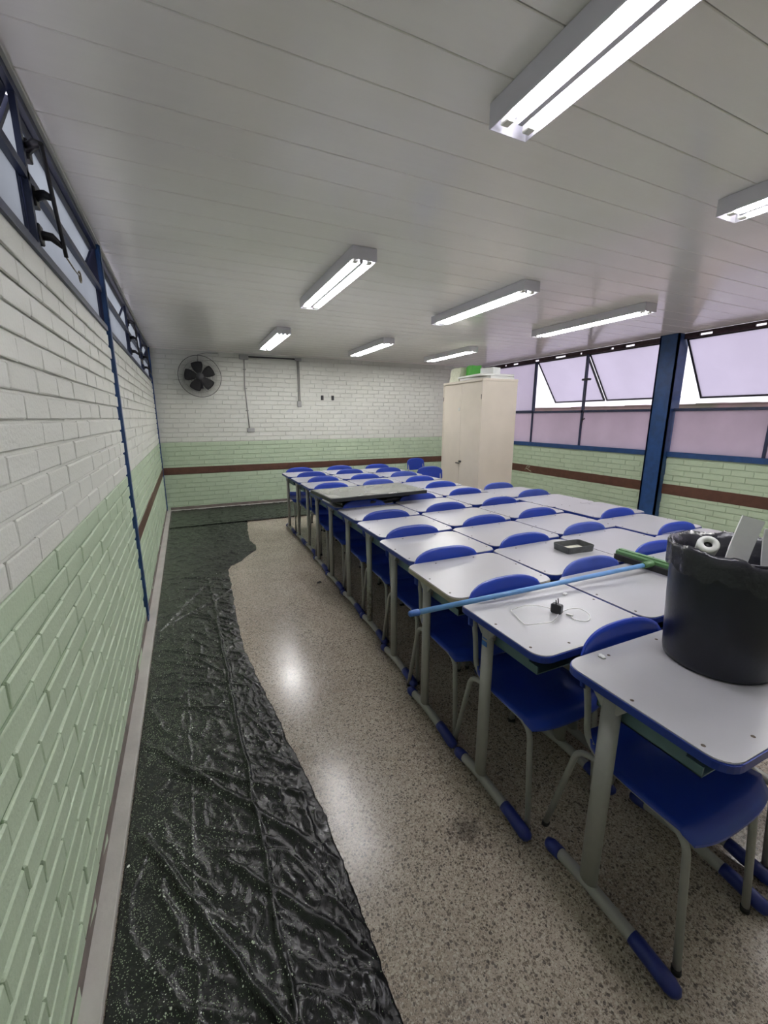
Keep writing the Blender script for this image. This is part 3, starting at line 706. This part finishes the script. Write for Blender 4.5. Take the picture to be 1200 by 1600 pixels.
# things on top of the cabinet
def on_cab(x, y, z=CH): 
    c, s = math.cos(math.radians(-2)), math.sin(math.radians(-2)); return (3.52 + x*c - y*s, 4.53 + x*s + y*c, z)
def board(w, d, h):
    mb = MB(); mb.box(-w/2, -d/2, 0, w/2, d/2, 0.012, bev=0.003)
    for a in ((-w/2, -d/2, w/2, -d/2+0.012), (-w/2, d/2-0.012, w/2, d/2), (-w/2, -d/2, -w/2+0.012, d/2), (w/2-0.012, -d/2, w/2, d/2)):
        mb.box(a[0], a[1], 0.010, a[2], a[3], h, bev=0.002)
    return mb
tr1 = board(0.44, 0.60, 0.035).obj('white_tray', 'plain_white', loc=on_cab(0.30, 0.34, CH+0.001), rot=(0, 0, math.radians(6))); tag(tr1, 'shallow white tray lying directly on top of the cream cabinet', 'tray')
tr2 = MB().box(-0.26, -0.30, 0, 0.26, 0.30, 0.028, bev=0.006).obj('foam_board', 'plain_white', loc=on_cab(0.30, 0.37, CH+0.040), rot=(0, 0, math.radians(-5))); tag(tr2, 'flat white panel overhanging the cabinet top, on the white tray', 'board')
bx = MB().box(-0.075, -0.11, 0, 0.075, 0.11, 0.085, bev=0.004).obj('small_carton', 'card_white', loc=on_cab(0.27, 0.22, CH+0.069), rot=(0, 0, math.radians(12))); tag(bx, 'small pale box on the white panel on the cabinet', 'box')
t = empty('paper_pack', on_cab(0.18, 0.82), math.radians(-2)); tag(t, 'crumpled cream paper pack with bright green side, far end of the cabinet top', 'paper pack')
def crumple(w, d, h, seed, m, name, parent, loc, lean=0.0):
    mb = MB(); mb.box(-w/2, -d/2, 0, w/2, d/2, h)
    bmesh.ops.subdivide_edges(mb.bm, edges=mb.bm.edges[:], cuts=5, use_grid_fill=True)
    for v in mb.bm.verts:
        nv = noise.noise_vector(v.co*14 + Vector((seed, 0, 0)))*0.012
        v.co.x += nv.x + lean*v.co.z; v.co.y += nv.y; 
        if v.co.z > 0.01: v.co.z += nv.z
    return mb.obj(name, m, parent, loc=loc)
crumple(0.22, 0.26, 0.20, 1.0, 'paper', 'paper_stack', t, (0, -0.02, 0), 0.15)
crumple(0.16, 0.13, 0.155, 4.0, 'folder_green', 'green_cover', t, (0.07, -0.235, 0.065), 0.1)

# ------------------------------------------------------------------ back-wall fan and conduits
t = empty('wall_fan', (0.285, YB, 2.10)); tag(t, 'dusty round wall fan with a wire guard, high on the back wall', 'fan')
R_ = 0.305
g = MB(); ring = lambda r, y: [(r*math.cos(a), y, r*math.sin(a)) for a in [2*PI*k/40 for k in range(41)]]
g.tube(ring(R_, -0.20), 0.004, n=6, caps=False)
g.obj('guard_ring', 'dark_metal', t)
g = MB()
for r, y in ((0.235, -0.225), (0.18, -0.238), (0.14, -0.245), (0.10, -0.249), (0.07, -0.251)): g.tube(ring(r, y), 0.0012, n=4, caps=False)
for k in range(110):
    a = 2*PI*k/110
    g.tube([(0.05*math.cos(a), -0.252, 0.05*math.sin(a)), (0.2*math.cos(a), -0.236, 0.2*math.sin(a)), (R_*math.cos(a), -0.20, R_*math.sin(a))], 0.0010, n=3, caps=False)
    g.tube([(0.06*math.cos(a), -0.13, 0.06*math.sin(a)), (0.22*math.cos(a), -0.145, 0.22*math.sin(a)), (R_*math.cos(a), -0.20, R_*math.sin(a))], 0.0010, n=3, caps=False)
o = g.obj('guard_wires', 'dark_metal', t); tag(o, kind='stuff')
for k in range(5):
    a0 = 2*PI*k/5 + 0.5; mb = MB(); rows = []
    for i in range(7):
        r = 0.035 + 0.185*i/6; wdt = 0.62 + 0.30*math.sin(i/6*PI)
        rows.append([mb.bm.verts.new((r*math.cos(a0+wdt*(j/6-0.5)*(1.3 if i < 3 else 1.15)), -0.19+0.03*(j/6-0.5), r*math.sin(a0+wdt*(j/6-0.5)*(1.3 if i < 3 else 1.15)))) for j in range(7)])
    for i in range(6):
        for j in range(6): mb.bm.faces.new((rows[i][j], rows[i+1][j], rows[i+1][j+1], rows[i][j+1])).smooth = True
    geo = bmesh.ops.solidify(mb.bm, geom=mb.bm.faces[:], thickness=0.003)
    mb.obj('blade', 'fan_blade', t)
MB().lathe([(0.0001, 0), (0.05, 0.004), (0.055, 0.02), (0.05, 0.035), (0.0001, 0.035)], n=20).obj('hub', 'fan_grey', t, loc=(0, -0.262, 0), rot=(-PI/2, 0, 0))
MB().lathe([(0.0001, 0), (0.06, 0.005), (0.065, 0.06), (0.05, 0.10), (0.0001, 0.105)], n=20).obj('motor', 'fan_grey', t, loc=(0, -0.155, 0), rot=(-PI/2, 0, 0))
mb = MB(); mb.box(-0.045, -0.012, -0.17, 0.045, -0.0005, -0.01, bev=0.004); mb.tube([(0, -0.012, -0.10), (0, -0.06, -0.11), (0, -0.10, -0.03)], 0.018, n=8); mb.obj('wall_bracket', 'fan_grey', t)
MB().tube([(0, -0.01, -0.01), (-0.01, -0.012, 0.2), (0.0, -0.012, 0.34), (0.12, -0.01, 0.37), (0.3, -0.008, 0.375)], 0.003, n=5).obj('cable', 'dark_metal', t)

t = empty('electrical_conduit', (0, YB, 0)); tag(t, 'thin grey conduit dropping from the ceiling to a grey switch box, right of the fan', 'conduit', 'conduits on the back wall')
MB().tube([(0.975, -0.012, 2.42), (0.955, -0.012, 2.0), (0.985, -0.012, 1.31)], 0.008, n=8).obj('pipe', 'conduit', t)
MB().box(0.90, -0.05, 2.405, 1.04, -0.001, 2.475, bev=0.004).obj('junction_box', 'box_grey', t)
MB().box(0.945, -0.03, 1.25, 1.065, -0.001, 1.315, bev=0.004).obj('switch_box', 'box_grey', t)
MB().tube([(1.04, -0.015, 2.45), (1.80, -0.015, 2.455)], 0.012, n=8).obj('pipe', 'dark_metal', t)
for z in (2.25, 1.95, 1.6): MB().box(0.945, -0.022, z-0.008, 0.99, -0.001, z+0.008).obj('clip', 'conduit', t)
t = empty('electrical_conduit', (0, YB, 0)); tag(t, 'pair of close grey conduits ending at a small outlet, middle of the back wall', 'conduit', 'conduits on the back wall')
MB().box(1.80, -0.04, 2.425, 1.91, -0.001, 2.475, bev=0.004).obj('junction_box', 'box_grey', t)
for s in (-0.012, 0.014): MB().tube([(1.855+s, -0.012, 2.425), (1.85+s, -0.012, 1.76)], 0.008, n=8).obj('pipe', 'conduit', t)
MB().box(1.815, -0.032, 1.665, 1.885, -0.001, 1.765, bev=0.004).obj('outlet', 'box_grey', t)
for x, wd in ((2.268, 'left'), (2.462, 'right')):
    t = empty('tv_wall_bracket', (x, YB-0.001, 1.83)); tag(t, '%s one of two small black brackets on the white back wall' % wd, 'bracket', 'small black brackets')
    mb = MB(); mb.box(-0.024, -0.012, -0.04, 0.024, 0, 0.04, bev=0.003); mb.obj('plate', 'black_plastic', t)
    MB().box(-0.012, -0.03, -0.035, 0.012, -0.012, -0.005, bev=0.003).obj('hook', 'dark_metal', t)

# ------------------------------------------------------------------ television lying flat
def quad_slab(name, pts, z0, z1, m, parent, inset=0.0):
    c = sum((Vector(p) for p in pts), Vector((0, 0)))/4
    q = [c + (Vector(p)-c)*(1-inset) for p in pts]; mb = MB()
    lo = [mb.bm.verts.new((p.x, p.y, z0)) for p in q]; hi = [mb.bm.verts.new((p.x, p.y, z1)) for p in q]
    mb.bm.faces.new(lo[::-1]); mb.bm.faces.new(hi)
    for i in range(4): mb.bm.faces.new((lo[i], lo[(i+1) % 4], hi[(i+1) % 4], hi[i]))
    bmesh.ops.bevel(mb.bm, geom=mb.bm.edges[:], offset=0.003, segments=1, affect='EDGES')
    return mb.obj(name, m, parent)
tv = empty('television', (1.41, 3.33, 0.835), math.radians(3.2)); tag(tv, 'large flat television lying face up across the desks, screen grey with painted-in reflection', 'television')
W_, H_ = 0.45, 0.245
P = [(-W_, -H_), (W_, -H_), (W_, H_), (-W_, H_)]
quad_slab('casing', P, 0.0, 0.03, 'tv_bezel', tv)
quad_slab('screen', P, 0.0285, 0.0312, 'tv_screen', tv, inset=0.03)
lo = MB(); 
for k in range(5): lo.box(0.07+k*0.016, -H_+0.004, 0.0305, 0.07+k*0.016+0.011, -H_+0.014, 0.0315)
lo = lo.obj('logo', 'plain_white', tv); lo['label'] = 'tiny pale maker mark on the lower bezel'
MB().box(-0.36, -0.13, -0.035, 0.36, 0.16, 0.001, bev=0.015).obj('rear_housing', 'tv_bezel', tv)
mb = MB(); mb.box(-0.06, -0.16, -0.06, 0.10, -0.06, -0.034, bev=0.006); mb.obj('stand_neck', 'black_plastic', tv)
MB().box(-0.30, -0.10, -0.074, 0.30, 0.13, -0.034, bev=0.01).obj('mount', 'black_plastic', tv)

# ------------------------------------------------------------------ broom / squeegee
t = empty('floor_squeegee', (0.686, 1.242, 0.777)); tag(t, 'long light blue pole with a green squeegee head, lying across the desks', 'squeegee')
pa, pb = Vector((0, 0, 0)), Vector((1.256, -0.071, 0.025))
MB().tube([pa + (pb-pa)*0.03, pb], 0.0105, n=12).obj('pole', 'pole_blue', t)
MB().tube([pa - (pb-pa)*0.004, pa, pa + (pb-pa)*0.028, pa + (pb-pa)*0.03], [0.006, 0.0115, 0.0125, 0.0115], n=12).obj('end_cap', 'pole_end', t)
hd = MB(); hd.box(-0.022, -0.20, -0.018, 0.022, 0.20, 0.016, bev=0.006); hd.box(-0.012, -0.19, 0.014, 0.012, 0.19, 0.022, bev=0.002)
hd = hd.obj('head', 'green_plastic', t, loc=(1.305, -0.072, 0.022), rot=(0, 0, math.radians(1)))
MB().tube([pa+(pb-pa)*0.965, pa+(pb-pa)*1.012], 0.0155, n=12).obj('socket', 'green_plastic', t)
MB().box(-0.034, -0.195, -0.034, -0.020, 0.195, -0.004, bev=0.002).obj('rubber_blade', 'rubber', hd)

# ------------------------------------------------------------------ bin
BX, BY = 1.402, 0.612
t = empty('waste_bin', (BX, BY, TOP+0.0005)); tag(t, 'black plastic bin lined with a bin bag, standing on the nearest desk', 'bin')
mb = MB().lathe([(0.0001, 0), (0.128, 0), (0.134, 0.004), (0.137, 0.02), (0.147, 0.20), (0.153, 0.345), (0.153, 0.352), (0.146, 0.352), (0.138, 0.2), (0.128, 0.012), (0.0001, 0.012)], n=56)
mb.obj('body', 'bin', t)
# liner folded over the rim, drooping in folds
mb = MB(); n = 120; rings = []
prof = [(0.150, 0.18, 0), (0.1445, 0.26, 0.15), (0.147, 0.34, 0.4), (0.151, 0.362, 0.9), (0.156, 0.365, 1), (0.161, 0.352, 1.0), (0.161, 0.33, 1.0), (0.160, 0.30, 1.0)]
for j, (r, z, k) in enumerate(prof):
    row = []
    for i in range(n):
        a = 2*PI*i/n
        nz = noise.noise(Vector((math.cos(a)*3.1, math.sin(a)*3.1, j*0.22)))
        nz2 = noise.noise(Vector((math.cos(a)*11, math.sin(a)*11, j*0.5+7)))
        dip = 0.022*math.exp(-((a-math.radians(235))/0.35)**2)
        rr = r + k*(0.004*nz + 0.0035*nz2) if j > 2 else r - 0.012 + 0.006*nz
        zz = z + k*(0.010*nz + 0.004*nz2) - (dip if j > 1 else 0) - (0.03*abs(nz) if j == len(prof)-1 else 0)
        row.append(mb.bm.verts.new((rr*math.cos(a), rr*math.sin(a), zz)))
    rings.append(row)
for j in range(len(rings)-1):
    for i in range(n): mb.bm.faces.new((rings[j][i], rings[j][(i+1) % n], rings[j+1][(i+1) % n], rings[j+1][i])).smooth = True
M['bag'] = mat('bin bag film', (0.03, 0.03, 0.04), 0.22, bump=0.4, bscale=30)
mb.obj('bin_liner', 'bag', t)
mb = MB(); nn = 20; rows = []
for i in range(nn+1):
    rows.append([])
    for j in range(nn+1):
        a, b_ = -1+2*i/nn, -1+2*j/nn
        x = a*math.sqrt(1-b_*b_/2)*0.134; y = b_*math.sqrt(1-a*a/2)*0.134
        z = 0.25 + 0.03*noise.noise(Vector((x*22, y*22, 3))) + 0.012*noise.noise(Vector((x*60, y*60, 1)))
        rows[i].append(mb.bm.verts.new((x, y, z)))
for i in range(nn):
    for j in range(nn): mb.bm.faces.new((rows[i][j], rows[i+1][j], rows[i+1][j+1], rows[i][j+1])).smooth = True
o = mb.obj('rubbish', 'bag', t); tag(o, kind='stuff')
# contents
def card(name, label, w, h, loc, wdir, hdir, m='card_white', th=0.004):
    mb = MB(); mb.box(-w/2, -th/2, 0, w/2, th/2, h)
    bmesh.ops.subdivide_edges(mb.bm, edges=[e for e in mb.bm.edges], cuts=3, use_grid_fill=True)
    for v in mb.bm.verts: v.co.y += 0.008*math.sin(v.co.z/h*2.2) + 0.002*noise.noise(v.co*30)
    wx = Vector(wdir).normalized(); hz = Vector(hdir); hz = (hz - wx*hz.dot(wx)).normalized(); ny = hz.cross(wx)
    o = mb.obj(name, m); o.matrix_world = Matrix(((wx.x, ny.x, hz.x, loc[0]), (wx.y, ny.y, hz.y, loc[1]), (wx.z, ny.z, hz.z, loc[2]), (0, 0, 0, 1)))
    tag(o, label, 'cardboard'); return o
card('white_card', 'long pale strip of card sticking out of the black bin, left of the other', 0.066, 0.18, (BX-0.045, BY-0.02, TOP+0.275), (0.85, -0.42, -0.27), (0.45, -0.15, 0.86))
card('white_card', 'pale rounded card in the bin at the right edge of the photo', 0.10, 0.12, (BX+0.070, BY-0.080, TOP+0.30), (0.85, -0.42, 0.0), (0.25, -0.05, 0.95))
t = empty('paper_roll', (BX-0.115, BY+0.018, TOP+0.36)); t.rotation_mode = 'QUATERNION'; t.rotation_quaternion = Vector((-0.62, -0.42, 0.66)).to_track_quat('Z', 'Y'); tag(t, 'white cardboard roll with a dark hollow core, inside the black bin', 'paper roll')
MB().lathe([(0.010, -0.07), (0.023, -0.07), (0.026, 0.035), (0.023, 0.04), (0.011, 0.04), (0.0105, -0.065)], n=24).obj('roll', 'plain_white', t)
MB().lathe([(0.0001, 0.02), (0.0097, 0.02), (0.0097, 0.03), (0.0001, 0.03)], n=16).obj('core', 'black_plastic', t)

# ------------------------------------------------------------------ small things on the desks
def tray():
    t = empty('small_tray', (1.905, 1.575, TOP+0.001), math.radians(-6)); tag(t, 'small open grey tray with pale residue, lying on a desk in the second column', 'tray')
    mb = MB(); w, d, h, s = 0.185, 0.125, 0.036, 0.004
    lo = rrect(w-2*s, d-2*s, 0.012, 3); hi = rrect(w, d, 0.016, 3); li = rrect(w-2*s-0.006, d-2*s-0.006, 0.010, 3); ui = rrect(w-0.006, d-0.006, 0.014, 3)
    R = [[mb.bm.verts.new((x, y, z)) for x, y in p] for p, z in ((lo, 0), (hi, h), (ui, h), (li, 0.004))]
    n = len(lo)
    for a, b_ in zip(R[:-1], R[1:]):
        for k in range(n): mb.bm.faces.new((a[k], a[(k+1) % n], b_[(k+1) % n], b_[k]))
    mb.bm.faces.new(R[0][::-1]); mb.bm.faces.new(R[3])
    mb.obj('body', 'tray_outer', t)
    MB().prism([(x*0.86, y*0.8) for x, y in li], 0.0045, 0.009).obj('residue', 'tray_inner', t)
tray()
t = empty('phone_charger', (1.209, 1.045, TOP+0.001), math.radians(20)); tag(t, 'black plug charger with a thin white cable loop on a white desk', 'charger')
mb = MB(); mb.box(-0.013, -0.02, 0, 0.013, 0.02, 0.036, bev=0.004); mb.obj('plug_body', 'black_plastic', t)
for s in (-1, 1): MB().tube([(s*0.0095, 0.0, 0.036), (s*0.0095, 0.002, 0.054)], 0.0022, n=6).obj('pin', 'dark_metal', t)
def wl_(pts):
    out = []
    P_ = [Vector((x, y, 0)) for x, y in pts]
    for i in range(len(P_)-1):
        p0, p1, p2, p3 = P_[max(i-1, 0)], P_[i], P_[i+1], P_[min(i+2, len(P_)-1)]
        for k in range(6):
            s = k/6; out.append(0.5*((2*p1)+(-p0+p2)*s+(2*p0-5*p1+4*p2-p3)*s*s+(-p0+3*p1-3*p2+p3)*s**3))
    out.append(P_[-1]); return out
loc = lambda pts: [(x-1.209, y-1.045) for x, y in pts]
cb_ = wl_(loc([(1.215, 1.06), (1.16, 1.10), (1.10, 1.125), (1.065, 1.13), (1.05, 1.09), (1.03, 1.02), (1.04, 0.99), (1.10, 0.985), (1.17, 1.01), (1.205, 1.03), (1.25, 1.04), (1.285, 1.01), (1.285, 0.96), (1.245, 0.945), (1.22, 0.975), (1.235, 1.0)]))
ci = math.cos(math.radians(-20)); si = math.sin(math.radians(-20))
cb_ = [(p.x*ci-p.y*si, p.x*si+p.y*ci, 0.003 + 0.014*max(0, math.sin(i*0.21))) for i, p in enumerate(cb_)]
MB().tube(cb_, 0.0016, n=6).obj('cable', 'plain_white', t)
MB().box(-0.004, -0.012, 0.0, 0.004, 0.012, 0.006, bev=0.001).obj('connector', 'plain_white', t, loc=(cb_[-1][0], cb_[-1][1]+0.006, 0.001))
for (x, y, l, s, rz) in ((1.375, 1.155, 'tiny broken white plastic bit behind the charger', 0.012, 30), (1.10, 0.765, 'tiny white plastic bit on the desk with the bin', 0.012, 70)):
    mb = MB(); mb.box(-s, -s*0.5, 0, s, s*0.5, 0.005, bev=0.001); mb.box(-s*0.2, -s*0.8, 0, s*0.5, s*0.8, 0.004, bev=0.001)
    o = mb.obj('plastic_scrap', 'plain_white', loc=(x, y, TOP+0.0005), rot=(0, 0, math.radians(rz))); tag(o, l, 'scrap')
mb = MB(); mb.box(-0.02, -0.008, 0, 0.02, 0.008, 0.012, bev=0.003); mb.box(0.01, -0.018, 0, 0.022, 0.01, 0.008, bev=0.002)
o = mb.obj('floor_scrap', 'black_plastic', loc=(0.985, 3.52, 0.0), rot=(0, 0, 0.6)); tag(o, 'small black scrap on the terrazzo floor beside the desk feet', 'scrap')

# ------------------------------------------------------------------ plastic sheets on the floor
ED = [(-0.6, 0.34), (0.2, 0.352), (0.649, 0.356), (1.072, 0.352), (1.25, 0.347), (1.471, 0.331), (1.70, 0.302), (1.949, 0.285), (2.3, 0.245), (2.669, 0.217), (3.174, 0.225), (3.8, 0.250), (4.234, 0.262), (4.33, 0.30), (4.45, 0.42), (4.617, 0.50), (4.757, 0.61), (4.95, 0.635), (5.2, 0.60), (5.662, 0.635), (6.2, 0.70), (6.6, 0.72)]
def edge(y):
    for (a, xa), (b, xb) in zip(ED[:-1], ED[1:]):
        if a <= y <= b: return xa + (xb-xa)*(y-a)/(b-a)
    return ED[-1][1]
def fold(x, y, x0, y0, x1, y1, wd, h):
    dx, dy = x1-x0, y1-y0; L2 = dx*dx+dy*dy; tt = ((x-x0)*dx+(y-y0)*dy)/L2
    if tt < -0.05 or tt > 1.05: return 0
    d = ((x-x0)*dy-(y-y0)*dx)/math.sqrt(L2) + 0.012*noise.noise(Vector((x*7, y*7, x0*9)))
    return h*math.exp(-(d/wd)**2)*min(1, max(0, math.sin(max(0, min(1, tt))*PI)*1.8))
rf = random.Random(21)
FOLDS = [(0.13, -0.2, 0.07, 4.2, 0.008, 0.012), (-0.10, -0.2, -0.12, 2.6, 0.004, 0.005), (-0.33, 2.0, 0.33, 1.1, 0.014, 0.016), (-0.32, 1.55, 0.2, 0.55, 0.012, 0.018),
         (-0.32, 3.05, 0.06, 3.95, 0.008, 0.012), (-0.25, 3.2, 0.2, 3.6, 0.008, 0.008), (-0.15, 1.75, 0.34, 1.35, 0.011, 0.014), (-0.05, 1.3, 0.34, 0.8, 0.012, 0.015), (0.0, 0.9, 0.3, 0.4, 0.012, 0.014)]
for k in range(120):
    y = rf.uniform(0.2, 4.2); x = rf.uniform(-0.25, 0.25); a = rf.uniform(-1.2, -0.35); l = rf.uniform(0.15, 0.45)
    FOLDS.append((x, y, x+l*math.cos(a), y+l*math.sin(a)*1.1, rf.uniform(0.005, 0.011), rf.uniform(0.003, 0.009)))
def sheet_h(x, y, e, near):
    h = 0.0
    for f in near: h += fold(x, y, *f)
    rid = 1-abs(noise.noise(Vector((x*9+y*3, y*5-x*3, 2.0))))*2
    h += 0.006*max(0, rid)**3
    rid = 1-abs(noise.noise(Vector((x*24, y*14+x*8, 5.0))))*2
    h += 0.0035*max(0, rid)**2*(0.4+min(1, max(0, (x+0.15)*2.5)))
    rid = 1-abs(noise.noise(Vector((x*46+y*9, y*26+x*20, 8.0))))*2
    h += 0.0016*max(0, rid)**2*(0.3+min(1, max(0, (x+0.2)*2.2)))
    d = min(e-x, x+0.325)
    h += 0.004*max(0, noise.noise(Vector((x*6, y*6, 9))))
    return h*min(1, 0.3+d/0.05)
def sheet(name, y0, y1, ny, nx, xfun, label, base):
    vs, fs = [], []
    for j in range(ny+1):
        y = y0+(y1-y0)*j/ny; xa, xb = xfun(y)
        near = [f for f in FOLDS if min(f[1], f[3])-0.06 < y < max(f[1], f[3])+0.06]
        for i in range(nx+1):
            x = xa+(xb-xa)*i/nx; h = sheet_h(x, y, xb, near)
            vs.append((x, y, base+h))
    for j in range(ny):
        for i in range(nx): a = j*(nx+1)+i; fs.append((a, a+1, a+nx+2, a+nx+1))
    me = bpy.data.meshes.new(name); me.from_pydata(vs, [], fs)
    for f in me.polygons: f.use_smooth = True
    o = link(name, me, 'sheet'); tag(o, label, 'plastic sheet')
    sm = o.modifiers.new('thickness', 'SOLIDIFY'); sm.thickness = 0.0006; sm.offset = 1
    return o
sheet('plastic_sheet', -0.5, 6.5, 1300, 120, lambda y: (-0.322, edge(y) + 0.010*noise.noise(Vector((y*9, 0, 0))) + 0.004*noise.noise(Vector((y*40, 0, 0)))), 'long crumpled black plastic sheet spattered with pale paint, along the left wall', 0.001)
sheet('plastic_sheet', 6.22, 7.40, 90, 300, lambda y: (-0.318, 4.2), 'black plastic sheet laid along the foot of the back wall', 0.010)
